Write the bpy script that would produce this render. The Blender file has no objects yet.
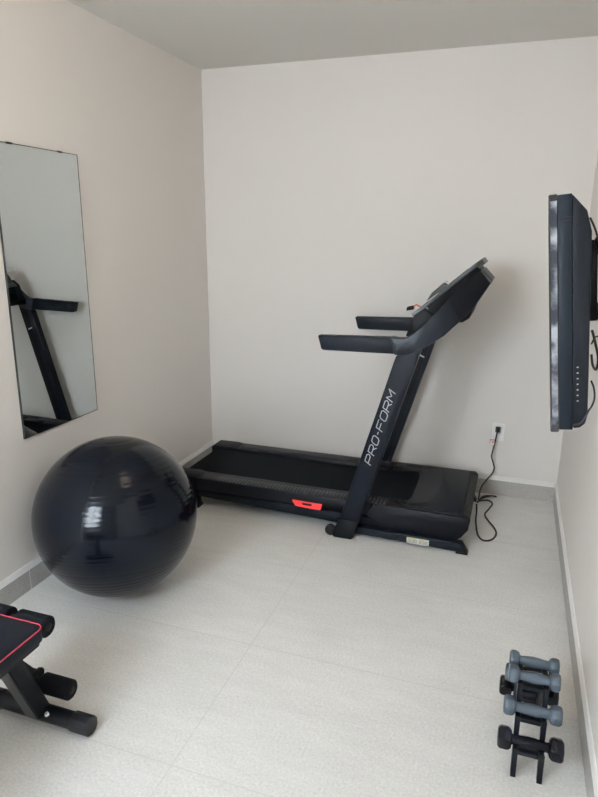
import bpy, bmesh, math, random
from mathutils import Vector, Matrix
random.seed(4)
COL = bpy.context.scene.collection
PI = math.pi
W, H = 2.265, 2.5            # room width, height (metres); back wall is y=0, left wall x=0
YF = -4.4                    # wall behind the camera

# ------------------------------------------------------------------ materials
def mat(name, col, rough=.5, metal=0, bump=0, bscale=200, var=0, vscale=4, spec=.5, emis=None, estr=0, coat=0, stretch=None):
    m = bpy.data.materials.new(name); m.use_nodes = True
    nt = m.node_tree; b = nt.nodes['Principled BSDF']
    b.inputs['Base Color'].default_value = (*col, 1)
    b.inputs['Roughness'].default_value = rough
    b.inputs['Metallic'].default_value = metal
    b.inputs['Specular IOR Level'].default_value = spec
    b.inputs['Coat Weight'].default_value = coat
    b.inputs['Coat Roughness'].default_value = .08
    tc = nt.nodes.new('ShaderNodeTexCoord')
    src = tc.outputs['Object']
    if stretch:
        mp = nt.nodes.new('ShaderNodeMapping'); mp.inputs['Scale'].default_value = stretch
        nt.links.new(src, mp.inputs['Vector']); src = mp.outputs['Vector']
    if emis:
        b.inputs['Emission Color'].default_value = (*emis, 1); b.inputs['Emission Strength'].default_value = estr
    if var:
        n = nt.nodes.new('ShaderNodeTexNoise'); n.inputs['Scale'].default_value = vscale; n.inputs['Detail'].default_value = 6
        nt.links.new(src, n.inputs['Vector'])
        r = nt.nodes.new('ShaderNodeMapRange'); r.inputs['To Min'].default_value = 1-var; r.inputs['To Max'].default_value = 1+var
        nt.links.new(n.outputs['Fac'], r.inputs['Value'])
        mx = nt.nodes.new('ShaderNodeVectorMath'); mx.operation = 'SCALE'; mx.inputs[0].default_value = col
        nt.links.new(r.outputs['Result'], mx.inputs['Scale']); nt.links.new(mx.outputs['Vector'], b.inputs['Base Color'])
    if bump:
        n = nt.nodes.new('ShaderNodeTexNoise'); n.inputs['Scale'].default_value = bscale; n.inputs['Detail'].default_value = 3
        nt.links.new(src, n.inputs['Vector'])
        bp = nt.nodes.new('ShaderNodeBump'); bp.inputs['Strength'].default_value = bump; bp.inputs['Distance'].default_value = .002
        nt.links.new(n.outputs['Fac'], bp.inputs['Height']); nt.links.new(bp.outputs['Normal'], b.inputs['Normal'])
    return m

def tile_mat(name, base, grout, px, ox, py=None, oy=0, zonly=False, gw=.0022, floor=False):
    """stone-look porcelain with fine streaks; joints every px along x (and py along y)"""
    m = mat(name, base, rough=.42 if floor else .5, bump=.12, bscale=90)
    nt = m.node_tree; b = nt.nodes['Principled BSDF']; N = nt.nodes; L = nt.links
    tc = N.new('ShaderNodeTexCoord'); sp = N.new('ShaderNodeSeparateXYZ'); L.new(tc.outputs['Object'], sp.inputs[0])
    def mth(op, a, bb=None, c=None):
        n = N.new('ShaderNodeMath'); n.operation = op
        for i, v in enumerate((a, bb, c)):
            if v is None: continue
            if isinstance(v, (int, float)): n.inputs[i].default_value = v
            else: L.new(v, n.inputs[i])
        return n.outputs[0]
    def joint(co, per, off):
        t = mth('FRACT', mth('DIVIDE', mth('ADD', co, -off+50*per), per))
        d = mth('MINIMUM', t, mth('SUBTRACT', 1.0, t))
        d = mth('MULTIPLY', d, per)
        return mth('SUBTRACT', 1.0, mth('SMOOTH_MIN', mth('DIVIDE', d, gw), 1.0, .3))
    j = joint(sp.outputs['Y' if zonly else 'X'], px, ox)
    if py: j = mth('MAXIMUM', j, joint(sp.outputs['Y'], py, oy))
    j = mth('MAXIMUM', j, 0.0)
    # streaks
    mp = N.new('ShaderNodeMapping'); mp.inputs['Scale'].default_value = (2.2, 9, 6); mp.inputs['Rotation'].default_value = (0, 0, .18)
    L.new(tc.outputs['Object'], mp.inputs['Vector'])
    n1 = N.new('ShaderNodeTexNoise'); n1.inputs['Scale'].default_value = 2.2; n1.inputs['Detail'].default_value = 8; n1.inputs['Roughness'].default_value = .62
    L.new(mp.outputs[0], n1.inputs['Vector'])
    n2 = N.new('ShaderNodeTexNoise'); n2.inputs['Scale'].default_value = 120; n2.inputs['Detail'].default_value = 2
    L.new(tc.outputs['Object'], n2.inputs['Vector'])
    n3 = N.new('ShaderNodeTexNoise'); n3.inputs['Scale'].default_value = 1.4; n3.inputs['Detail'].default_value = 3
    L.new(tc.outputs['Object'], n3.inputs['Vector'])
    v = mth('ADD', mth('MULTIPLY_ADD', n1.outputs['Fac'], .20, .85), mth('MULTIPLY', mth('SUBTRACT', n2.outputs['Fac'], .5), .42))
    v = mth('ADD', v, mth('MULTIPLY', mth('SUBTRACT', n3.outputs['Fac'], .5), .30))
    sc = N.new('ShaderNodeVectorMath'); sc.operation = 'SCALE'; sc.inputs[0].default_value = base; L.new(v, sc.inputs['Scale'])
    mx = N.new('ShaderNodeMix'); mx.data_type = 'RGBA'; L.new(j, mx.inputs['Factor']); L.new(sc.outputs[0], mx.inputs['A']); mx.inputs['B'].default_value = (*grout, 1)
    L.new(mx.outputs['Result'], b.inputs['Base Color'])
    return m

def ribbed_mat(name, col, per):
    m = mat(name, col, rough=.5); nt = m.node_tree; b = nt.nodes['Principled BSDF']
    tc = nt.nodes.new('ShaderNodeTexCoord'); wv = nt.nodes.new('ShaderNodeTexWave'); wv.bands_direction = 'X'
    wv.inputs['Scale'].default_value = 1/per*.314; nt.links.new(tc.outputs['Object'], wv.inputs['Vector'])
    bp = nt.nodes.new('ShaderNodeBump'); bp.inputs['Strength'].default_value = .9; bp.inputs['Distance'].default_value = .003
    nt.links.new(wv.outputs['Fac'], bp.inputs['Height']); nt.links.new(bp.outputs['Normal'], b.inputs['Normal'])
    mr = nt.nodes.new('ShaderNodeMapRange'); mr.inputs['To Min'].default_value = .45; mr.inputs['To Max'].default_value = 1.5
    nt.links.new(wv.outputs['Fac'], mr.inputs['Value'])
    sc = nt.nodes.new('ShaderNodeVectorMath'); sc.operation = 'SCALE'; sc.inputs[0].default_value = col
    nt.links.new(mr.outputs[0], sc.inputs['Scale']); nt.links.new(sc.outputs[0], b.inputs['Base Color'])
    return m

M = {}
M['wall'] = mat('wall_paint', (.775, .738, .70), .62, bump=.25, bscale=45, var=.015, vscale=2, spec=.3)
M['ceil'] = mat('ceiling_paint', (.69, .675, .635), .8, bump=.15, bscale=60)
M['floor'] = tile_mat('floor_porcelain', (.775, .764, .735), (.61, .60, .575), 1.2, 1.087, .6, -1.832, floor=True, gw=.0026)
M['skx'] = tile_mat('skirting_tile_x', (.46, .44, .41), (.66, .65, .62), 1.2, 1.087)
M['sky'] = tile_mat('skirting_tile_y', (.44, .43, .41), (.80, .79, .77), .6, -1.805, zonly=True, gw=.003)
M['caulk'] = mat('white_caulk', (.92, .92, .90), .5)
M['frame'] = mat('treadmill_paint', (.0040, .0066, .0115), .45, bump=.1, bscale=500, spec=.16)
M['grey'] = mat('treadmill_grey_plastic', (.014, .019, .026), .42, bump=.1, bscale=500, spec=.25)
M['dark'] = mat('black_plastic', (.0018, .0026, .004), .5, spec=.15)
M['hood'] = mat('hood_plastic', (.0048, .0058, .0088), .45, bump=.15, bscale=400, spec=.16)
M['belt'] = mat('belt_rubber', (.0014, .0032, .0056), .68, bump=.4, bscale=900, spec=.08)
M['rib'] = ribbed_mat('ribbed_rail', (.0105, .0115, .0155), .02)
M['console'] = mat('console_edge', (.075, .082, .092), .35)
M['shell'] = mat('console_end_plastic', (.055, .062, .055), .5)
M['red'] = mat('red_plastic', (.78, .035, .035), .4)
M['label'] = mat('label_white', (.62, .62, .58), .5)
M['labelink'] = mat('label_ink', (.10, .10, .10), .5)
M['yellow'] = mat('label_yellow', (.55, .45, .08), .5)
M['silver'] = mat('silver_print', (.55, .57, .58), .4)
M['chrome'] = mat('chrome', (.7, .7, .7), .2, metal=1)
M['mirror'] = mat('mirror_glass', (.66, .70, .695), .0, metal=1)
M['mirredge'] = mat('mirror_edge', (.03, .035, .033), .3)
M['ball'] = mat('ball_vinyl', (.002, .0035, .0068), .15, bump=.05, bscale=60, spec=.21, var=.2, vscale=5)
M['rubber'] = mat('black_rubber', (.006, .007, .010), .45, spec=.3)
M['foam'] = mat('black_foam', (.0055, .0072, .011), .85, bump=.4, bscale=300, spec=.2)
M['vinyl'] = mat('black_vinyl', (.0048, .0078, .0135), .55, spec=.18, bump=.2, bscale=400)
M['piping'] = mat('red_piping', (.42, .022, .045), .5)
M['steel'] = mat('bench_steel', (.0045, .0065, .0105), .4, spec=.22)
M['steel_lit'] = mat('bench_steel_lit', (.026, .029, .032), .4)  # lighter copy of the bench steel, with light on the post painted in
M['gvinyl'] = mat('grey_vinyl_coat', (.056, .078, .101), .26, bump=.06, bscale=150, spec=.7)
M['bvinyl'] = mat('black_vinyl_coat', (.0028, .0042, .008), .24, spec=.3)
M['rack'] = mat('rack_plastic', (.004, .0055, .009), .42, spec=.25)
M['tvframe'] = mat('tv_case', (.0075, .0115, .017), .45, bump=.1, bscale=500, spec=.18)
M['tvback'] = mat('tv_back', (.0045, .006, .009), .5, bump=.1, bscale=500, spec=.2)
M['gloss'] = mat('tv_bezel_gloss', (.02, .022, .027), .12, coat=.6, spec=.8)
M['screen'] = mat('tv_screen', (.006, .006, .007), .12)
M['plate'] = mat('outlet_plate', (.86, .86, .84), .35)
M['cable'] = mat('cable_black', (.012, .012, .014), .5)
M['tag'] = mat('tag_paper', (.80, .76, .72), .6)
M['tagred'] = mat('tag_red', (.65, .22, .16), .6)
M['lamp'] = mat('lamp_diffuser', (.9, .85, .75), .5, emis=(1, .78, .5), estr=6)
M['wframe'] = mat('window_frame_white', (.7, .7, .7), .4)
g = bpy.data.materials.new('window_glass'); g.use_nodes = True
gb = g.node_tree.nodes['Principled BSDF']; gb.inputs['Transmission Weight'].default_value = 1; gb.inputs['Roughness'].default_value = 0; gb.inputs['IOR'].default_value = 1.02
M['glass'] = g

# ------------------------------------------------------------------ mesh helpers
def BM(): return bmesh.new()
def bevel(bm, w, seg=2, ang=35):
    if w <= 0: return bm
    bmesh.ops.remove_doubles(bm, verts=bm.verts, dist=1e-5)
    es = [e for e in bm.edges if len(e.link_faces) == 2 and e.calc_face_angle(0) > math.radians(ang)]
    bmesh.ops.bevel(bm, geom=es, offset=w, segments=seg, profile=.5, affect='EDGES', clamp_overlap=True)
    return bm
def merge(bm, other):
    me = bpy.data.meshes.new('tmp'); other.to_mesh(me); other.free(); bm.from_mesh(me); bpy.data.meshes.remove(me); return bm
def box(bm, a, b, bv=0, seg=2):
    t = BM(); r = bmesh.ops.create_cube(t, size=1)
    for v in t.verts: v.co = Vector([(a[i]+b[i])/2 + v.co[i]*(b[i]-a[i]) for i in range(3)])
    bevel(t, bv, seg); return merge(bm, t)
def prism(bm, pts, axis, a, b, bv=0, seg=2):
    """polygon pts in the two other axes, extruded along axis from a to b"""
    t = BM()
    def P(p, h):
        if axis == 'y': return Vector((p[0], h, p[1]))
        if axis == 'x': return Vector((h, p[0], p[1]))
        return Vector((p[0], p[1], h))
    lo = [t.verts.new(P(p, a)) for p in pts]; hi = [t.verts.new(P(p, b)) for p in pts]
    t.faces.new(lo); t.faces.new(hi[::-1]); n = len(pts)
    for i in range(n): t.faces.new((lo[i], lo[(i+1) % n], hi[(i+1) % n], hi[i]))
    bmesh.ops.recalc_face_normals(t, faces=t.faces); bevel(t, bv, seg); return merge(bm, t)
def loft(bm, rings, bv=0, seg=2, closed=True):
    t = BM(); R = [[t.verts.new(Vector(p)) for p in r] for r in rings]; n = len(rings[0])
    for k in range(len(R)-1):
        for i in range(n): t.faces.new((R[k][i], R[k][(i+1) % n], R[k+1][(i+1) % n], R[k+1][i]))
    if closed: t.faces.new(R[0][::-1]); t.faces.new(R[-1])
    bmesh.ops.recalc_face_normals(t, faces=t.faces); bevel(t, bv, seg); return merge(bm, t)
def smooth_path(pts, n=8):
    P = [Vector(p) for p in pts]; P = [P[0]*2-P[1]] + P + [P[-1]*2-P[-2]]; out = []
    for i in range(1, len(P)-2):
        for k in range(n):
            t = k/n
            out.append(.5*((2*P[i]) + (-P[i-1]+P[i+1])*t + (2*P[i-1]-5*P[i]+4*P[i+1]-P[i+2])*t*t + (-P[i-1]+3*P[i]-3*P[i+1]+P[i+2])*t**3))
    out.append(P[-2]); return out
def tube(bm, pts, r, n=12, rr=None):
    pts = [Vector(p) for p in pts]; rings = []
    up = None
    for i, p in enumerate(pts):
        d = (pts[min(i+1, len(pts)-1)] - pts[max(i-1, 0)]).normalized()
        if up is None:
            up = Vector((0, 0, 1)) if abs(d.z) < .9 else Vector((1, 0, 0))
        s = d.cross(up).normalized(); up = s.cross(d).normalized()
        q = rr[i] if rr else r
        rings.append([p + q*(math.cos(2*PI*k/n)*s + math.sin(2*PI*k/n)*up) for k in range(n)])
    return loft(bm, rings)
def lathe_axis(bm, A, B, prof, n=32):
    """prof: (t along A->B in metres, radius)"""
    A = Vector(A); d = (Vector(B)-A).normalized()
    up = Vector((0, 0, 1)) if abs(d.z) < .9 else Vector((1, 0, 0))
    s = d.cross(up).normalized(); u = s.cross(d)
    return loft(bm, [[A + d*t + max(r, 1e-4)*(math.cos(2*PI*(k+.5)/n)*s + math.sin(2*PI*(k+.5)/n)*u) for k in range(n)] for t, r in prof])
def obj(name, bm, m, parent=None, smooth=True):
    bmesh.ops.remove_doubles(bm, verts=bm.verts, dist=1e-6)
    bmesh.ops.recalc_face_normals(bm, faces=bm.faces)
    loc = Vector((0, 0, 0)); q = parent
    while q: loc += q.location; q = q.parent
    for v in bm.verts: v.co -= loc
    me = bpy.data.meshes.new(name); bm.to_mesh(me); bm.free()
    me.materials.append(M[m] if isinstance(m, str) else m)
    if smooth:
        for p in me.polygons: p.use_smooth = True
        me.set_sharp_from_angle(angle=math.radians(32))
    o = bpy.data.objects.new(name, me); COL.objects.link(o); o.parent = parent
    return o
def thing(name, label, cat, loc, group=None):
    o = bpy.data.objects.new(name, None); COL.objects.link(o); o.location = loc; o.empty_display_size = .1
    o['label'] = label; o['category'] = cat
    if group: o['group'] = group
    return o
def tag(o, label, cat, group=None):
    o['label'] = label; o['category'] = cat
    if group: o['group'] = group
    return o
def struct(name, bm, m, smooth=False):
    o = obj(name, bm, m, None, smooth); o['kind'] = 'structure'; return o

# ------------------------------------------------------------------ room shell
T = .12
struct('floor', box(BM(), (-T, YF-T, -.1), (W+T, T, 0)), 'floor')
struct('ceiling', box(BM(), (-T, YF-T, H), (W+T, T, H+.1)), 'ceil')
struct('wall_left', box(BM(), (-T, YF-T, 0), (0, T, H)), 'wall')
struct('wall_right', box(BM(), (W, YF-T, 0), (W+T, T, H)), 'wall')
struct('wall_back', box(BM(), (0, 0, 0), (W, T, H)), 'wall')
# wall behind the camera, with a glazed opening
ox0, ox1, oz0, oz1 = .10, 1.15, .75, 2.25
b = BM(); box(b, (0, YF-T, 0), (ox0, YF, H)); box(b, (ox1, YF-T, 0), (W, YF, H)); box(b, (ox0, YF-T, 0), (ox1, YF, oz0)); box(b, (ox0, YF-T, oz1), (ox1, YF, H))
struct('wall_front', b, 'wall')
b = BM()
for a in ((ox0, YF-.08, oz0), (ox1-.05, YF-.08, oz0), ((ox0+ox1)/2-.03, YF-.08, oz0)): box(b, a, (a[0]+.05, YF-.03, oz1))
for z in (oz0, oz1-.05): box(b, (ox0+.05, YF-.08, z), (ox1-.05, YF-.03, z+.05))
wf = struct('window_1', b, 'wframe')
gl = obj('pane', box(BM(), (ox0+.05, YF-.058, oz0+.05), (ox1-.05, YF-.052, oz1-.05)), 'glass', wf)
# tiled skirting with a white caulk line on top
st, sc_ = .095, .122
struct('baseboard_back', box(BM(), (.01, -.01, 0), (W-.01, 0, st)), 'skx')
struct('baseboard_left', box(BM(), (0, YF, 0), (.01, 0, st)), 'sky')
struct('baseboard_right', box(BM(), (W-.01, YF, 0), (W, 0, st)), 'sky')
M['caulk2'] = mat('painted_caulk', (.80, .785, .75), .5)
def caulk(name, pts, axis, a, c): struct(name, prism(BM(), pts, axis, a, c), 'caulk2' if name == 'trim_1' else 'caulk')
caulk('trim_1', [(-.0105, st), (0, st), (0, sc_), (-.006, sc_)], 'x', .01, W-.01)
caulk('trim_2', [(0, st), (.0105, st), (.006, sc_), (0, sc_)], 'y', YF, 0)
caulk('trim_3', [(W, st), (W-.0105, st), (W-.006, sc_), (W, sc_)], 'y', YF, 0)

# ------------------------------------------------------------------ treadmill
tm = thing('treadmill', 'large black motorised treadmill standing along the back wall', 'treadmill', (1.0, -.475, 0))
YC = -.475
def my(y): return 2*YC - y          # mirrored side
def side_prism(pts, y0, y1, bv, name, m, parent, both=True):
    r = []
    for k in range(2 if both else 1):
        a, c = (y0, y1) if k == 0 else (my(y0), my(y1))
        r.append(obj(name, prism(BM(), pts, 'y', min(a, c), max(a, c), bv), m, parent))
    return r
# uprights
up_pts = [(1.166, .09), (1.270, .09), (1.545, 1.035), (1.425, .985)]
ups = side_prism(up_pts, -.87, -.815, .008, 'upright', 'frame', tm)
for k, u in enumerate(ups):
    yy = [-.875, -.81]; yy = yy if k == 0 else [my(y) for y in yy]
    obj('upright_foot', prism(BM(), [(1.133, .012), (1.142, .0), (1.238, .0), (1.248, .012), (1.272, .107), (1.168, .110)], 'y', min(yy), max(yy), .006), 'dark', u)
    # a shallow trim strip down the inner face
    y1 = -.815 if k == 0 else my(-.815); s = .0025 if k == 0 else -.0025
    obj('cable_cover', prism(BM(), [(1.225, .14), (1.262, .14), (1.505, .98), (1.468, .98)], 'y', min(y1, y1+s), max(y1, y1+s)), 'dark', u)
    obj('latch', prism(BM(), [(1.432, .866), (1.463, .853), (1.461, .845), (1.430, .858)], 'y', min(y1, y1+2*s), max(y1, y1+2*s)), 'label', u)
# lettering on the near upright, reading upwards
GL = {'P': [[(0,0),(0,1),(.8,1),(1,.8),(1,.6),(.85,.42),(.12,.42)]],
      'R': [[(0,0),(0,1),(.8,1),(1,.8),(1,.6),(.85,.42),(.12,.42)], [(.55,.42),(1,0)]],
      'O': [[(.18,0),(.82,0),(1,.2),(1,.8),(.82,1),(.18,1),(0,.8),(0,.2),(.18,0)]],
      '-': [[(.2,.5),(.8,.5)]],
      'F': [[(0,0),(0,1),(1,1)], [(0,.5),(.8,.5)]],
      'M': [[(0,0),(0,1),(.5,.35),(1,1),(1,0)]]}
def lettering():
    b = BM(); o = Vector((1.325, 0, .425)); A = Vector((.27, 0, .963)); B = Vector((-.963, 0, .27))
    adv = [.054, .054, .050, .030, .053, .054, .054, .056]; x = 0; wr = .0021
    for ch, ad in zip('PRO-FORM', adv):
        gw = ad - .012
        for st_ in GL[ch]:
            pts = [o + A*(x + u*gw + v*.012) + B*(v*.034) for u, v in st_]
            for p, q in zip(pts, pts[1:]):
                d = (q-p).normalized(); n = Vector((-d.z, 0, d.x))*wr; p2 = p - d*wr*.8; q2 = q + d*wr*.8
                y0, y1 = -.8712, -.8695
                prism(b, [(v.x, v.z) for v in (p2+n, p2-n, q2-n, q2+n)], 'y', y0, y1)
        x += ad
    return b
obj('lettering', lettering(), 'silver', ups[0], smooth=False)
# handlebars and rising console arms (one each side)
secs = [((1.394,1.075),(1.417,.991),-.872),((1.432,1.071),(1.440,.990),-.872),((1.468,1.073),(1.475,.992),-.872),((1.501,1.096),(1.515,1.007),-.870),
        ((1.547,1.141),(1.571,1.042),-.86),((1.599,1.199),(1.637,1.088),-.83),((1.643,1.250),(1.699,1.151),-.79),((1.699,1.312),(1.752,1.208),-.74),((1.769,1.374),(1.818,1.323),-.68)]
for k in range(2):
    S = (lambda y: y) if k == 0 else my
    rings = []
    for (t, bt, y) in secs:
        rings.append([(t[0], S(y), t[1]), (t[0], S(y+.058), t[1]), (bt[0], S(y+.058), bt[1]), (bt[0], S(y), bt[1])])
    arm = obj('console_arm', loft(BM(), rings[:7], .006), 'grey', tm)
    up_ = [[Vector(p) for p in r] for r in rings[6:]]
    for r in up_[:]:
        n_ = (r[0]-r[3]).normalized()*.004; r[0] += n_; r[1] += n_
    obj('arm_upper_cover', loft(BM(), up_, .006), 'hood', tm)
    hb = obj('handlebar', prism(BM(), [(1.037,1.062),(1.398,1.073),(1.420,.994),(1.066,.990),(1.055,.996)], 'y', min(S(-.868), S(-.822)), max(S(-.868), S(-.822)), .007, 3), 'frame', tm)
    sy = S(-.822)
    bt = BM(); lathe_axis(bt, (1.215, sy-.003 if k else sy, 1.03), (1.215, sy if k else sy+.003, 1.03), [(0, .0115), (.003, .0105)])
    obj('control_button', bt, 'dark', hb)
# rear console housing linking the arm tops
b = BM()
loft(b, [[(1.700, y, 1.318), (1.772, y, 1.380), (1.822, y, 1.327), (1.752, y, 1.205)] for y in (-.64, my(-.64))], .006)
obj('console_housing', b, 'frame', tm)
obj('console_end_cap', loft(BM(), [[(1.7725, y, 1.3785), (1.776, y, 1.3735), (1.8225, y, 1.3255), (1.8185, y, 1.3205)] for y in (-.683, my(-.683))], 0), 'shell', tm)
# console plate : slab tilted toward the runner, narrower at the top
pn = Vector((-.663, 0, .748))
def slab(lo, hi, ylo, yhi, t0, t1, inset=0):
    r = []
    for (p, y) in ((lo, ylo), (hi, yhi)):
        P0 = Vector((p[0], 0, p[1]))
        a = P0 + pn*t0; c = P0 + pn*t1
        r.append([(a.x, y, a.z), (a.x, my(y), a.z), (c.x, my(y), c.z), (c.x, y, c.z)])
    return r
con = obj('console', loft(BM(), slab((1.470,1.171), (1.745,1.416), -.76, -.645, -.018, 0), .005), 'console', tm)
obj('console_body', loft(BM(), slab((1.525,1.222), (1.738,1.411), -.735, -.64, -.085, -.016), .004), 'dark', con)
obj('display', loft(BM(), slab((1.575,1.266), (1.705,1.381), -.60, -.60, -.004, .0015), 0), 'screen', con)
obj('console_top_trim', loft(BM(), slab((1.738,1.411), (1.765,1.432), -.648, -.63, -.030, -.001), .004), 'shell', con)
# console stem between plate and arms
for S in ((lambda y: y), my):
    obj('console_stem', prism(BM(), [(1.488,1.170),(1.535,1.205),(1.60,1.16),(1.540,1.10),(1.470,1.068),(1.455,1.072)], 'y', min(S(-.80), S(-.745)), max(S(-.80), S(-.745)), .005), 'dark', con)
obj('console_crossbar', prism(BM(), [(1.46,1.065),(1.53,1.12),(1.56,1.085),(1.50,1.03),(1.465,1.03)], 'y', -.82, my(-.82), .006), 'dark', tm)
obj('speaker_pod', prism(BM(), [(1.60,1.15),(1.648,1.119),(1.701,1.127),(1.732,1.148),(1.760,1.236),(1.70,1.25)], 'y', -.62, my(-.62), .008), 'hood', con)
# holder standing on the far side of the console face
obj('tray', prism(BM(), [(1.475,1.188),(1.503,1.236),(1.559,1.288),(1.580,1.278),(1.560,1.255)], 'y', -.30, -.22, .004), 'shell', con)
obj('paper_slip', prism(BM(), [(1.528,1.266),(1.557,1.293),(1.574,1.287),(1.566,1.283),(1.557,1.287),(1.530,1.262)], 'y', -.21, -.14, 0), 'label', con)
# safety key
sk = obj('safety_clip', prism(BM(), [(1.404,1.158),(1.408,1.178),(1.440,1.186),(1.443,1.166)], 'y', -.515, -.485, .003), 'dark', con)
obj('safety_cord', tube(BM(), smooth_path([(1.440,-.5,1.176),(1.452,-.5,1.190),(1.462,-.5,1.186),(1.478,-.5,1.180)]), .0045, 8), mat('cord_orange', (.72, .22, .16), .6), sk)
# deck
obj('deck', box(BM(), (.17, -.70, .125), (1.50, -.25, .158), .004), 'dark', tm)
obj('running_belt', loft(BM(), [[(x, y, z) for y, z in ((-.685, z0), (-.235, z0), (-.235, z0+.006), (-.685, z0+.006))] for x, z0 in ((.150,.125),(.150,.145),(.158,.158),(.175,.163),(1.505,.163))], 0), 'belt', tm)
for k in range(2):
    S = (lambda y: y) if k == 0 else my
    a, c = sorted((S(-.803), S(-.684)))
    rail = obj('side_rail', loft(BM(), [[(x, a, .118), (x, c, .118), (x, c, zt), (x, a, zt)] for x, zt in ((.300,.186),(1.32,.186))], .004), 'hood', tm)
    a2, c2 = sorted((S(-.795), S(-.725)))
    obj('foot_tread', box(BM(), (.33, a2, .184), (1.40, c2, .1885), .001), 'rib', rail)
    obj('rail_end_cap', loft(BM(), [[(x, a-e, zb), (x, c+e, zb), (x, c+e, zt), (x, a-e, zt)] for x, zb, zt, e in ((.128,.125,.178,-.004),(.140,.112,.190,.001),(.27,.112,.192,.001),(.312,.115,.186,.0))], .005), 'hood', rail)
    bo = BM(); lathe_axis(bo, (.20, S(-.804), .155), (.20, S(-.810), .155), [(0,.008),(.004,.008),(.005,.005)], 16); obj('bolt', bo, 'chrome', rail)
    a3, c3 = sorted((S(-.785), S(-.735)))
    obj('lower_frame', prism(BM(), [(.24,.108),(.24,.070),(1.15,.040),(1.40,.040),(1.40,.098)], 'y', a3, c3, .004), 'frame', tm)
    a4, c4 = sorted((S(-.797), S(-.745)))
    lg = obj('rear_leg', prism(BM(), [(.170,.125),(.300,.125),(.306,.012),(.245,.012),(.190,.07)], 'y', a4, c4, .006), 'dark', tm)
    obj('rubber_foot', box(BM(), (.258, a4-.004, 0), (.312, c4+.004, .014), .004), 'rubber', lg)
obj('cross_member', box(BM(), (.235, -.745, .07), (.275, my(-.745), .108), .004), 'frame', tm)
lv = obj('fold_lever', prism(BM(), [(.886,.146),(1.058,.143),(1.048,.108),(.905,.113)], 'y', -.812, -.784, .004), 'red', tm)
obj('finger_slot', prism(BM(), [(.945,.139),(1.003,.138),(.998,.126),(.950,.127)], 'y', -.8135, -.811, 0), 'dark', lv)
# motor hood
hd = obj('motor_hood', prism(BM(), [(1.495,.168),(1.595,.1875),(1.806,.1875),(1.821,.172),(1.814,.12),(1.786,.080),(1.752,.049),(1.495,.052)], 'y', -.752, my(-.752), 0), 'hood', tm)
def plan(b, pts, z0, z1, bv=0): return prism(b, pts, 'z', z0, z1, bv)
obj('hood_cover', plan(BM(), [(1.490,-.775),(1.775,-.783),(1.772,-.180),(1.60,-.182),(1.628,-.32),(1.635,-.45),(1.630,-.58),(1.608,-.70)][0:8], .186, .1985, .004), 'frame', hd)
b = BM()
A_ = [(1.475,-.700,.1865),(1.492,-.668,.176),(1.505,-.60,.173),(1.508,-.45,.173),(1.497,-.30,.173),(1.482,-.245,.186)]
B_ = [(1.50,-.765,.1985),(1.605,-.70,.1988),(1.628,-.585,.1988),(1.634,-.45,.1988),(1.626,-.32,.1988),(1.600,-.185,.1988)]
va = [[b.verts.new(Vector(p)*(1-t) + Vector(q)*t) for p, q in zip(A_, B_)] for t in (0, .5, 1)]
for r0, r1 in zip(va, va[1:]):
    for k in range(5): b.faces.new((r0[k], r0[k+1], r1[k+1], r1[k]))
obj('hood_slope', b, mat('hood_slope_plastic', (.0085, .0100, .0138), .4, spec=.2), hd)
for k in range(2):
    S = (lambda y: y) if k == 0 else my
    a, c = sorted((S(-.809), S(-.751)))
    obj('hood_side_panel', prism(BM(), [(1.300,.118),(1.335,.187),(1.806,.188),(1.822,.172),(1.815,.12),(1.787,.080),(1.752,.048),(1.385,.052),(1.345,.098)], 'y', a, c, .005, 2), 'hood', hd)
    a, c = sorted((S(-.752), S(-.690)))
    obj('hood_wing', prism(BM(), [(1.32,.15),(1.335,.1865),(1.50,.1865),(1.50,.15)], 'y', a, c, .003, 2), 'hood', hd)
b = BM()
gp = [(1.430,-.700,.1905),(1.488,-.786,.1905),(1.62,-.791,.1905),(1.780,-.792,.1905),(1.786,-.785,.1905),(1.783,-.60,.1905),(1.780,-.172,.1905)]
tube(b, gp, .0042, 6); obj('hood_groove', b, mat('groove_black', (.002, .002, .003), .8), hd)
bo = BM(); lathe_axis(bo, (1.46, -.807, .135), (1.46, -.812, .135), [(0,.005),(.004,.005),(.005,.003)], 12); obj('screw', bo, 'dark', hd)
# base rails
for k in range(2):
    S = (lambda y: y) if k == 0 else my
    a, c = sorted((S(-.835), S(-.790)))
    sb = obj('base_rail', prism(BM(), [(1.235,.058),(1.792,.058),(1.822,.010),(1.235,.020)], 'y', a, c, .004), 'frame', tm)
    obj('rubber_foot', prism(BM(), [(1.765,.0),(1.765,.013),(1.821,.011),(1.824,.0)], 'y', a-.001, c+.001, .002), 'rubber', sb)
    if k == 0:
        lb = obj('warning_label', prism(BM(), [(1.520,.048),(1.632,.048),(1.632,.016),(1.520,.016)], 'y', -.8365, -.8345, 0), 'label', sb)
    bw = BM(); yy = S(-.852)
    lathe_axis(bw, (1.120, yy-.014, .030), (1.120, yy+.014, .030), [(0,.008),(0,.023),(.003,.028),(.025,.028),(.028,.023),(.028,.008)], 28)
    wh = obj('transport_wheel', bw, 'rubber', tm)
    a5, c5 = sorted((S(-.845), S(-.80)))
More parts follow.
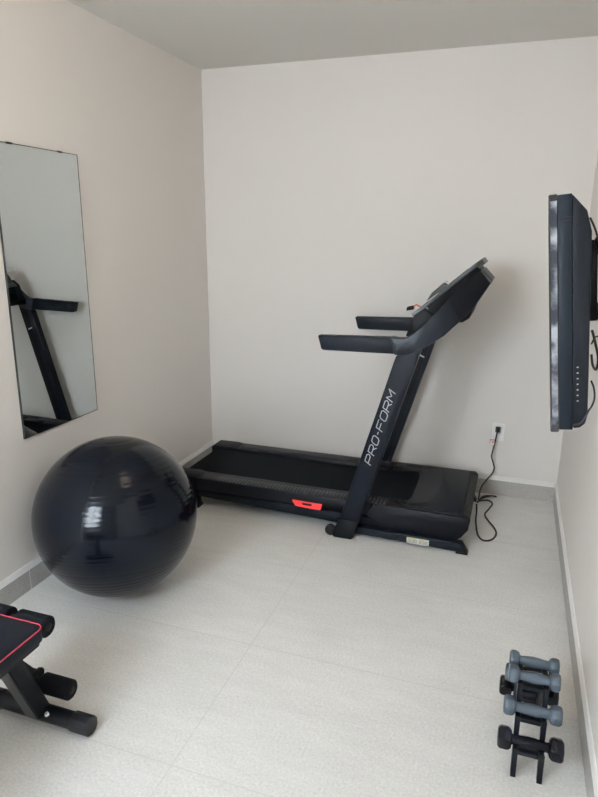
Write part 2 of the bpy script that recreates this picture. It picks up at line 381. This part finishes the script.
# label print: a yellow and a grey heading with small lines below
b = BM(); box(b, (1.523,-.8371,.040), (1.570,-.8364,.046)); box(b, (1.582,-.8371,.040), (1.610,-.8364,.046)); obj('label_heading', b, 'yellow', sb if False else ups[0], False).name = 'label_heading'
hh = bpy.data.objects['label_heading']; base_rail0 = [o for o in tm.children if o.name.startswith('base_rail')][0]; hh.parent = base_rail0
b = BM()
for r_ in range(3):
    z = .034 - r_*.006
    for x0, x1 in ((1.524,1.545),(1.549,1.574),(1.582,1.596),(1.600,1.628)): box(b, (x0,-.8371,z), (x1,-.8364,z+.0022))
o = obj('label_print', b, 'labelink', ups[0], False); o.parent = base_rail0
obj('base_crossbar', box(BM(), (1.185, -.81, .035), (1.235, my(-.81), .075), .004), 'dark', tm)
obj('front_crossbar', box(BM(), (1.60, -.79, .022), (1.64, my(-.79), .046), .004), 'dark', tm)

# ------------------------------------------------------------------ wall outlet, plug and power cord
out = thing('wall_outlet', 'white wall socket plate low on the back wall', 'outlet', (1.908, 0, .40))
obj('cover_plate', box(BM(), (1.872, -.007, .345), (1.944, 0, .458), .003), 'plate', out)
obj('socket', box(BM(), (1.890, -.009, .365), (1.926, -.006, .395), .001), 'caulk', out)
pc = thing('power_cord', 'black treadmill power cord plugged in low on the back wall', 'cord', (1.9, -.02, 0))
obj('plug', loft(BM(), [[(1.906+sx*w, y, .420+sz*h) for sx, sz in ((-1,-1),(1,-1),(1,1),(-1,1))] for y, w, h in ((-.0085,.014,.016),(-.024,.014,.016),(-.034,.008,.012),(-.042,.006,.007))], .002), 'cable', pc)
cord = [(1.905,-.036,.418),(1.902,-.05,.405),(1.899,-.047,.375),(1.894,-.040,.335),(1.887,-.036,.285),(1.884,-.034,.250),(1.896,-.036,.215),(1.905,-.036,.180),(1.895,-.040,.145),(1.868,-.046,.105),(1.840,-.07,.06),(1.834,-.11,.02),(1.836,-.13,.0055),(1.87,-.08,.0055),(1.91,-.045,.0055),(1.932,-.05,.0055),(1.90,-.055,.009),(1.856,-.10,.016),(1.832,-.17,.0055),
        (1.835,-.155,.0055),(1.875,-.125,.0055),(1.903,-.135,.0055),(1.914,-.175,.0055),(1.895,-.26,.0055),(1.880,-.33,.0055),(1.900,-.40,.0055),(1.935,-.48,.0055),(1.950,-.545,.0055),(1.940,-.61,.0055),(1.915,-.648,.0055),(1.885,-.652,.0055),(1.862,-.61,.0055),(1.850,-.55,.006),(1.838,-.46,.02),(1.836,-.40,.045),(1.832,-.37,.08)]
obj('cable', tube(BM(), smooth_path(cord, 6), .0045, 8), 'cable', pc)
tg = obj('paper_tag', box(BM(), (1.866, -.058, .334), (1.893, -.056, .372)), 'tag', pc, False)
obj('tag_mark', box(BM(), (1.866, -.0588, .362), (1.893, -.0581, .368)), 'tagred', tg, False)
b = BM(); box(b, (1.866, -.0588, .345), (1.870, -.0581, .362)); box(b, (1.880, -.0588, .347), (1.890, -.0581, .357)); obj('tag_print', b, 'tagred', tg, False)

# ------------------------------------------------------------------ mirror
mr = thing('wall_mirror', 'tall frameless mirror fixed on the left wall', 'mirror', (.003, -1.4975, .686))
mback = obj('mirror_backing', box(BM(), (.001, -1.7435, .6845), (.0065, -1.2515, 1.8775)), 'mirredge', mr, False)
b = BM(); e0, e1 = -1.7435, -1.2515
prism(b, [(.0065,e0),(.0092,e0),(.0092,e0+.003),(.0065,e0+.003)], 'z', .6845, 1.8775); prism(b, [(.0065,e1-.0035),(.0136,e1-.0035),(.0136,e1),(.0065,e1)], 'z', .6845, 1.8775)
for z0, z1 in ((.6845,.6875),(1.8745,1.8775)): prism(b, [(.0065,e0+.003),(.0092,e0+.003),(.0136,e1-.0035),(.0065,e1-.0035)], 'z', z0, z1)
obj('mirror_rim', b, 'mirredge', mr, False)
b = BM(); prism(b, [(.0065,-1.7405),(.0088,-1.7405),(.0132,-1.255),(.0065,-1.255)], 'z', .6875, 1.8745)
obj('mirror_glass', b, 'mirror', mr, False)
for y, z, s in ((-1.655, 1.877, 1), (-1.365, 1.877, 1)):
    b = BM(); box(b, (.0005, y-.013, z-.005), (.0140, y+.013, z+.003), .001)
    obj('mirror_clip', b, 'mirredge', mr)

# ------------------------------------------------------------------ exercise ball
R0 = .346
ball_c = Vector((.368, -1.637, R0-.002))
b = BM(); nseg, nr = 96, 180
ax = Vector((-.10, .12, 1)).normalized(); s_ = ax.cross(Vector((1, 0, 0))).normalized(); u_ = s_.cross(ax)
rings = []
for i in range(nr+1):
    th = PI*i/nr; lat = math.cos(th)
    g_ = 0
    if abs(lat) < .80:                                   # moulded ribs round the belly
        ph = (lat*R0)/.0185; f_ = ph - math.floor(ph)
        g_ = .0012*math.exp(-((f_-.5)/.10)**2) * (1 if abs(lat) > .03 else 0)
    if .955 < lat < .965: g_ = .001
    r = R0 - g_
    if i in (0, nr): rings.append([ball_c + ax*r*lat + (s_*math.cos(2*PI*k/nseg)+u_*math.sin(2*PI*k/nseg))*.0005 for k in range(nseg)])
    else: rings.append([ball_c + ax*r*lat + r*math.sin(th)*(s_*math.cos(2*PI*k/nseg)+u_*math.sin(2*PI*k/nseg)) for k in range(nseg)])
loft(b, rings)
for v in b.verts: v.co.z = max(v.co.z, .0)
bl = thing('exercise_ball', 'large shiny black exercise ball on the floor under the mirror', 'ball', (ball_c.x, ball_c.y, 0))
o = obj('ball_skin', b, 'ball', bl)
for p in o.data.polygons: p.use_smooth = True
vp = ball_c + Vector((.25, .35, -.9)).normalized()*0
dv = Vector((.42, .72, .55)).normalized()
b = BM(); lathe_axis(b, ball_c+dv*(R0-.004), ball_c+dv*(R0+.003), [(0,.011),(.005,.011),(.007,.008)], 20); obj('valve_plug', b, 'rubber', bl)

# ------------------------------------------------------------------ weight bench (only its end is in frame)
bn = thing('weight_bench', 'black weight bench with red-piped pad in the lower left corner', 'bench', (.555, -2.75, 0))
def rrect(x0, x1, y0, y1, r, n=6):
    pts = []
    for cx, cy, a0 in ((x1-r, y1-r, 0), (x0+r, y1-r, 90), (x0+r, y0+r, 180), (x1-r, y0+r, 270)):
        for k in range(n+1):
            a = math.radians(a0+90*k/n); pts.append((cx+r*math.cos(a), cy+r*math.sin(a)))
    return pts
px0, px1, py0, py1, pz = .405, .705, -3.45, -2.470, .416
pad = obj('pad', prism(BM(), rrect(px0, px1, py0, py1, .025), 'z', pz-.045, pz, .005, 3), 'vinyl', bn)
rr = rrect(px0+.001, px1-.001, py0+.001, py1-.001, .025)
b = BM(); t_ = [(x, y, pz-.001) for x, y in rr]; tube(b, t_+[t_[0], t_[1]], .0019, 8); obj('red_piping', b, 'piping', pad)
obj('pad_board', prism(BM(), rrect(px0+.008, px1-.008, py0+.008, py1-.008, .02), 'z', pz-.058, pz-.044, .002), 'dark', pad)
obj('main_beam', box(BM(), (.565, -3.40, .30), (.622, -2.50, .362), .004), 'steel', bn)
obj('post', prism(BM(), [(-2.392,.040),(-2.450,.040),(-2.545,.305),(-2.575,.362),(-2.512,.362)], 'x', .572, .620, .003), 'steel', bn)
obj('post_lit_face', prism(BM(), [(-2.4505,.040),(-2.4545,.040),(-2.560,.318),(-2.556,.318)], 'x', .574, .618, .0), 'steel_lit', bn)  # thin sheet that puts the near face's light into its colour
b = BM(); tube(b, [(.575,-2.62,.335),(.575,-2.455,.335)], .012, 10); tube(b, [(.45,-2.430,.380),(.66,-2.430,.380)], .011, 12)
obj('roller_bracket', prism(BM(), [(-2.50,.325),(-2.50,.355),(-2.435,.392),(-2.418,.385),(-2.418,.365),(-2.45,.335)], 'x', .538, .562, .002), 'steel', bn)
obj('upper_axle', tube(BM(), [(.424,-2.430,.378),(.672,-2.430,.378)], .011, 12), 'steel', bn)
obj('lower_axle', tube(BM(), [(.424,-2.361,.095),(.672,-2.361,.095)], .011, 12), 'steel', bn)
obj('leg_lever', prism(BM(), [(-2.50,.275),(-2.46,.275),(-2.355,.120),(-2.345,.098),(-2.358,.080),(-2.385,.090)], 'x', .536, .564, .004), 'steel', bn)
b = BM(); lathe_axis(b, (.588,-2.410,.165), (.588,-2.385,.165), [(0,.012),(.008,.014),(.022,.014),(.03,.008)], 20); obj('adjustment_knob', b, 'dark', bn)
for (y, z, nm) in ((-2.430,.378,'a'), (-2.361,.095,'b')):
    for x0 in (.567, .424):
        b = BM(); lathe_axis(b, (x0,y,z), (x0+.113,y,z), [(0,.011),(0,.028),(.004,.033),(.109,.033),(.113,.029),(.113,.013),(.108,.012)], 28)
        fr = obj('foam_roller', b, 'foam', bn)
        b = BM(); lathe_axis(b, (x0+.108,y,z), (x0+.1145,y,z), [(0,.013),(.005,.013),(.0065,.009)], 20); obj('end_plug', b, 'steel', fr)
fb = obj('foot_bar', tube(BM(), [(.40,-2.412,.032),(.765,-2.412,.032)], .027, 24), 'steel', bn)
for x0, x1 in ((.722,.792), (.372,.442)):
    b = BM(); lathe_axis(b, (x0,-2.412,.032), (x1,-2.412,.032), [(0,.027),(0,.030),(.004,.032),(.066,.032),(.07,.028),(.07,.006)], 10); obj('foot_cap', b, 'rubber', fb)
b = BM(); lathe_axis(b, (.636,-2.430,.046), (.646,-2.444,.060), [(0,.009),(.003,.009),(.003,.007),(.008,.007),(.010,.003)], 6); obj('bolt', b, 'chrome', fb)
# rear foot, out of frame, so the bench stands
obj('rear_post', prism(BM(), [(-3.35,.31),(-3.30,.31),(-3.35,.05),(-3.40,.05)], 'x', .570, .617, .003), 'steel', bn)
obj('rear_foot_bar', tube(BM(), [(.38,-3.375,.032),(.80,-3.375,.032)], .032, 20), 'steel', bn)

# ------------------------------------------------------------------ dumbbell rack and dumbbells
rk = thing('dumbbell_rack', 'small black A-frame dumbbell rack by the right wall', 'rack', (2.092, -1.966, 0))
RY = -1.966
slots = [(-2.100,.096),(-2.053,.172),(-2.006,.249)]
bslots = [(-1.855,.086),(-1.891,.165),(-1.932,.248)]
RX0, RX1 = 2.054, 2.127
for x in (RX0, RX1):
    prof = [(-2.140,0),(-2.112,0),(-2.085,.055),(-2.058,.125),(-2.025,.190),(-1.99,.215)]
    prof2 = [(2*RY-y, z) for y, z in prof][::-1]
    outer = []
    # outer stepped edge with saddles
    for y, z in slots:
        outer += [(y-.026, z-.045), (y-.026, z-.004), (y-.021, z-.004), (y-.016, z-.014), (y+.014, z-.014), (y+.019, z-.006)]
    bo_ = []
    for y, z in bslots: bo_ += [(y+.022, z-.045), (y+.022, z-.004), (y+.020, z-.004), (y+.016, z-.014), (y-.014, z-.014), (y-.019, z-.006)]
    o2 = bo_[::-1]
    poly = [(-2.134, 0)] + outer + o2 + [(-1.826, 0), (-1.848, 0), (-1.895, .13), (-1.940, .195), (-1.998, .195), (-2.055, .13), (-2.114, 0)]
    obj('side_frame', prism(BM(), poly, 'x', x-.0075, x+.0075, .0015, 1), 'rack', rk)
if True:
    for yy, z in slots+bslots:
        obj('cross_bar', box(BM(), (RX0+.008, yy-.012, z-.034), (RX1-.008, yy+.010, z-.019), .002), 'rack', rk)
obj('foot_brace', box(BM(), (RX0+.008, RY-.100, .055), (RX1-.008, RY-.088, .070), .002), 'rack', rk)

def dumbbell(name, hx, hw, hr, gr, m, nside):
    """x-axis dumbbell centred on its own origin: heads (bevelled polygons) and a contoured grip"""
    root = bpy.data.objects.new(name, None); COL.objects.link(root); root.empty_display_size = .05
    for s in (-1, 1):
        b = BM(); prof = [(0,.004),(0,hr*.74),(.006,hr*.93),(.012,hr),(hw-.009,hr),(hw-.003,hr*.92),(hw,hr*.72),(hw,.004)]
        lathe_axis(b, (s*hx, 0, 0), (s*(hx+hw), 0, 0), prof, nside)
        bevel(b, .003, 2, 25); obj('head', b, m, root)
    b = BM(); n = 14
    lathe_axis(b, (-hx-.004, 0, 0), (hx+.004, 0, 0), [((2*hx+.008)*k/n, gr*(1+.12*math.cos(2*PI*(k/n-.5))*1 + (.35 if k in (0, n) else 0))) for k in range(n+1)], 24)
    obj('handle', b, m, root)
    return root
def dup(root, loc):
    r = root.copy(); COL.objects.link(r); r.location = loc
    for ch in root.children:
        c = ch.copy(); COL.objects.link(c); c.parent = r
    return r
g0 = dumbbell('dumbbell', .043, .030, .0275, .0155, 'gvinyl', 8)
g1 = dumbbell('dumbbell', .048, .034, .030, .0165, 'gvinyl', 8)
k0 = dumbbell('dumbbell', .0515, .040, .0345, .0155, 'bvinyl', 6)
XM = 2.092
sp = [(g0, (XM, bslots[2][0], bslots[2][1]+.0065), 'grey dumbbell at the top back of the rack, farthest away', 'grey'),
      (g0, (XM, slots[2][0], slots[2][1]+.0065), 'grey dumbbell at the top front of the rack, second farthest', 'grey'),
      (g1, (XM+.001, slots[1][0], slots[1][1]+.0075), 'grey dumbbell on the middle front tier, above the nearest black one', 'grey'),
      (g1, (XM+.003, bslots[1][0], bslots[1][1]+.0075), 'grey dumbbell mostly hidden on the middle back tier of the rack', 'grey'),
      (k0, (XM+.001, slots[0][0], slots[0][1]+.0065), 'black dumbbell on the lowest front tier, nearest to the viewer', 'black'),
      (k0, (XM, bslots[0][0], bslots[0][1]+.0065), 'black dumbbell low at the back, half hidden behind grey ones', 'black')]
first = set()
for root, loc, lab, grp in sp:
    if root.name not in first: first.add(root.name); o = root; o.location = loc; copies = True
    else: o = dup(root, loc)
    o['label'] = lab; o['category'] = 'dumbbell'; o['group'] = 'dumbbells on the rack'

# ------------------------------------------------------------------ television on a tilting mount
tv = thing('television', 'black flat television seen edge-on, tilted down on the right wall', 'television', (2.06, -1.88, 1.12))
B0 = Vector((2.036, -2.30, 1.116)); TW = Vector((-.057, 0, .508)).normalized(); TV_ = Vector((.0355, 1, 0)).normalized(); TU = TV_.cross(TW).normalized()
if TU.x < 0: TU = -TU
LV = .80
def tvp(u, v, w): return B0 + TU*u + TV_*v + TW*w
def tvbox(b, u0, u1, v0, v1, w0, w1, bv=0):
    return loft(b, [[tvp(u0,v,w0), tvp(u1,v,w0), tvp(u1,v,w1), tvp(u0,v,w1)] for v in (v0, v1)], bv)
def tvprism(b, pts, v0, v1, bv=0, s=1):
    return loft(b, [[tvp(u,v,w) for u, w in pts] for v in (v0, v1)], bv)
b = BM()
for w0, w1, v0, v1 in ((0,.030,0,LV),(.481,.511,0,LV),(.030,.481,0,.030),(.030,.481,LV-.030,LV)): tvbox(b, 0, .018, v0, v1, w0, w1)
obj('bezel', bevel(b, .002, 1), 'gloss', tv)
fm = mat('mottled_grey', (.10, .11, .125), .3, spec=.6)  # random pale grey and black patches for a strip on the bezel end
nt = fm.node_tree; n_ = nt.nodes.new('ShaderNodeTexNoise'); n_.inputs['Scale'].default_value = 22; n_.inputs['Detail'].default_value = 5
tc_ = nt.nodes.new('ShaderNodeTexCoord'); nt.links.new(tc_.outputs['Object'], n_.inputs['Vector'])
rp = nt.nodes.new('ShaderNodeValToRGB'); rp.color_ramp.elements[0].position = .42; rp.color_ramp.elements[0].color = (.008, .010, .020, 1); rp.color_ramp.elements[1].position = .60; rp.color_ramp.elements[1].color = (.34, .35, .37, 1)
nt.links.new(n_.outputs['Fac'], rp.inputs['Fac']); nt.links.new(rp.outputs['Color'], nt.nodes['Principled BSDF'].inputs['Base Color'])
obj('bezel_end_strip', tvbox(BM(), .0035, .0165, -.0012, .0002, .018, .498), fm, tv, False)
obj('screen', tvbox(BM(), .003, .018, .029, LV-.029, .029, .482), 'screen', tv)
obj('case', tvprism(BM(), [(.018,.005),(.046,.005),(.046,.509),(.018,.509)], .002, LV-.002, .002), 'tvframe', tv)
obj('back_shell', tvprism(BM(), [(.046,.007),(.060,.009),(.071,.018),(.076,.038),(.083,.43),(.074,.472),(.046,.508)], .004, LV-.004, .004), 'tvback', tv)
b = BM()
for w in (.457, .463): tvbox(b, .019, .047, -.0015, .002, w-.0012, w+.0012)
obj('case_seam', b, mat('seam_black', (.003,.003,.004), .7), tv, False)
b = BM()
for k in range(7): tvbox(b, .054, .0575, .002, .0045, .070+k*.0125, .0725+k*.0125)
obj('port_marks', b, 'label', tv, False)
obj('mount_plate', tvbox(BM(), .075, .0868, .24, .44, .235, .400, .001), 'tvback', tv)
tm_ = thing('television_mount', 'black metal bracket holding the television off the wall', 'mount', (W, -1.95, 1.35))
def bar3(b, p, q, w, h):
    p, q = Vector(p), Vector(q); d = (q-p).normalized(); up = Vector((0,0,1)) if abs(d.z) < .9 else Vector((0,1,0)); s = d.cross(up).normalized()*w/2; u = s.cross(d).normalized()*h/2
    return loft(b, [[c+s+u, c-s+u, c-s-u, c+s-u] for c in (p, q)], .002)
obj('wall_plate', box(BM(), (W-.012, -1.98, 1.31), (W, -1.88, 1.55), .003), 'rack', tm_)
for v in (.16, .46):
    b = BM(); tvbox(b, .0870, .104, v, v+.024, .225, .410, .002)
    obj('tilt_rail', b, 'rack', tm_)
b = BM(); tvbox(b, .104, .112, .13, .52, .385, .405, .002); obj('cross_rail', b, 'rack', tm_)
b = BM(); tvbox(b, .104, .112, .13, .52, .230, .25, .002); obj('cross_rail', b, 'rack', tm_)
for v, w in ((.22,.395), (.22,.240)):
    b = BM(); p = tvp(.110, v, w); bar3(b, p, (W-.012, -1.95, p.z-.01), .03, .04); obj('arm', b, 'rack', tm_)
b = BM(); p = tvp(.118, .16, .40); q = tvp(.118, .16, .235); bar3(b, p, q, .018, .04); obj('pivot_post', b, 'rack', tm_)
b = BM(); p = tvp(.112, .11, .405); lathe_axis(b, p-Vector((0,.012,0)), p+Vector((0,.03,0)), [(0,.012),(.005,.018),(.03,.018),(.042,.01)], 20); obj('tension_knob', b, 'rack', tm_)
def tvcable(pts, r, label):
    o = obj('television_cable', tube(BM(), smooth_path([tvp(*p) for p in pts], 8), r, 8), 'cable'); tag(o, label, 'cable', 'cables behind the television'); return o
tvcable([(.082,.06,.458),(.092,.07,.435),(.100,.09,.41),(.101,.10,.40),(.102,.12,.385)], .0022, 'thin black cable arching over the upper back edge of the television')
tvcable([(.088,.08,.215),(.094,.08,.19),(.101,.08,.150),(.097,.08,.125),(.090,.08,.135),(.087,.08,.160)], .0028, 'thick black cable hanging in a loop behind the television, below the bracket')
tvcable([(.084,.03,.110),(.089,.02,.095),(.090,.02,.072),(.084,.015,.055),(.078,-.003,.052),(.070,-.003,.035),(.060,-.003,.022),(.046,-.003,.018)], .0020, 'short black cable looping close to the lower back corner of the television')
tvcable([(.088,.10,.180),(.098,.11,.195),(.115,.12,.19),(.135,.13,.185),(.150,.15,.19)], .0018, 'thin black cable running sideways from the television to the wall')

# ------------------------------------------------------------------ ceiling lamp (just above the picture)
cl = thing('ceiling_lamp', 'round warm ceiling lamp above the middle of the room', 'lamp', (1.2, -2.0, H))
b = BM(); lathe_axis(b, (1.2,-2.0,H), (1.2,-2.0,H-.03), [(0,.085),(.012,.085),(.016,.075)], 32); obj('lamp_ring', b, 'caulk', cl)
b = BM(); lathe_axis(b, (1.2,-2.0,H-.014), (1.2,-2.0,H-.03), [(0,.072),(.010,.068),(.014,.02)], 32); obj('diffuser', b, 'lamp', cl)

# ------------------------------------------------------------------ lights
def area(name, loc, rot, sx, sy, power, col):
    l = bpy.data.lights.new(name, 'AREA'); l.shape = 'RECTANGLE'; l.size = sx; l.size_y = sy; l.energy = power; l.color = col
    o = bpy.data.objects.new(name, l); COL.objects.link(o); o.location = loc; o.rotation_euler = rot; return o
area('window_daylight', ((ox0+ox1)/2, YF-.36, (oz0+oz1)/2+.08), (math.radians(64), 0, math.radians(-31)), ox1-ox0, oz1-oz0, 228, (.825, .915, 1.0))
l = bpy.data.lights.new('lamp_glow', 'POINT'); l.energy = 9; l.color = (1, .80, .60); l.shadow_soft_size = .2
o = bpy.data.objects.new('lamp_glow', l); COL.objects.link(o); o.location = (1.2, -2.0, H-.24)
w = bpy.data.worlds.new('World'); bpy.context.scene.world = w; w.use_nodes = True
bg = w.node_tree.nodes['Background']; bg.inputs[0].default_value = (.75, .85, 1, 1); bg.inputs[1].default_value = 1.0

# ------------------------------------------------------------------ camera
F = Vector((-0.31498966, 0.91337307, -0.25793633)); Rv = Vector((0.94475382, 0.32771169, 0.00672785)); U = Vector((-0.09067379, 0.24156713, 0.96613849))
cd = bpy.data.cameras.new('camera'); co = bpy.data.objects.new('camera', cd); COL.objects.link(co)
cd.sensor_fit = 'HORIZONTAL'; cd.sensor_width = 36; cd.lens = 621.37*36/598; cd.clip_start = .02
m3 = Matrix((Rv, U, -F)).transposed(); m4 = m3.to_4x4(); m4.translation = Vector((1.9351, -3.7422, 1.5454)); co.matrix_world = m4
sc = bpy.context.scene; sc.camera = co
sc.view_settings.view_transform = 'Standard'; sc.view_settings.look = 'None'; sc.view_settings.exposure = 0
sc.cycles.use_denoising = True; sc.cycles.max_bounces = 10; sc.cycles.diffuse_bounces = 6
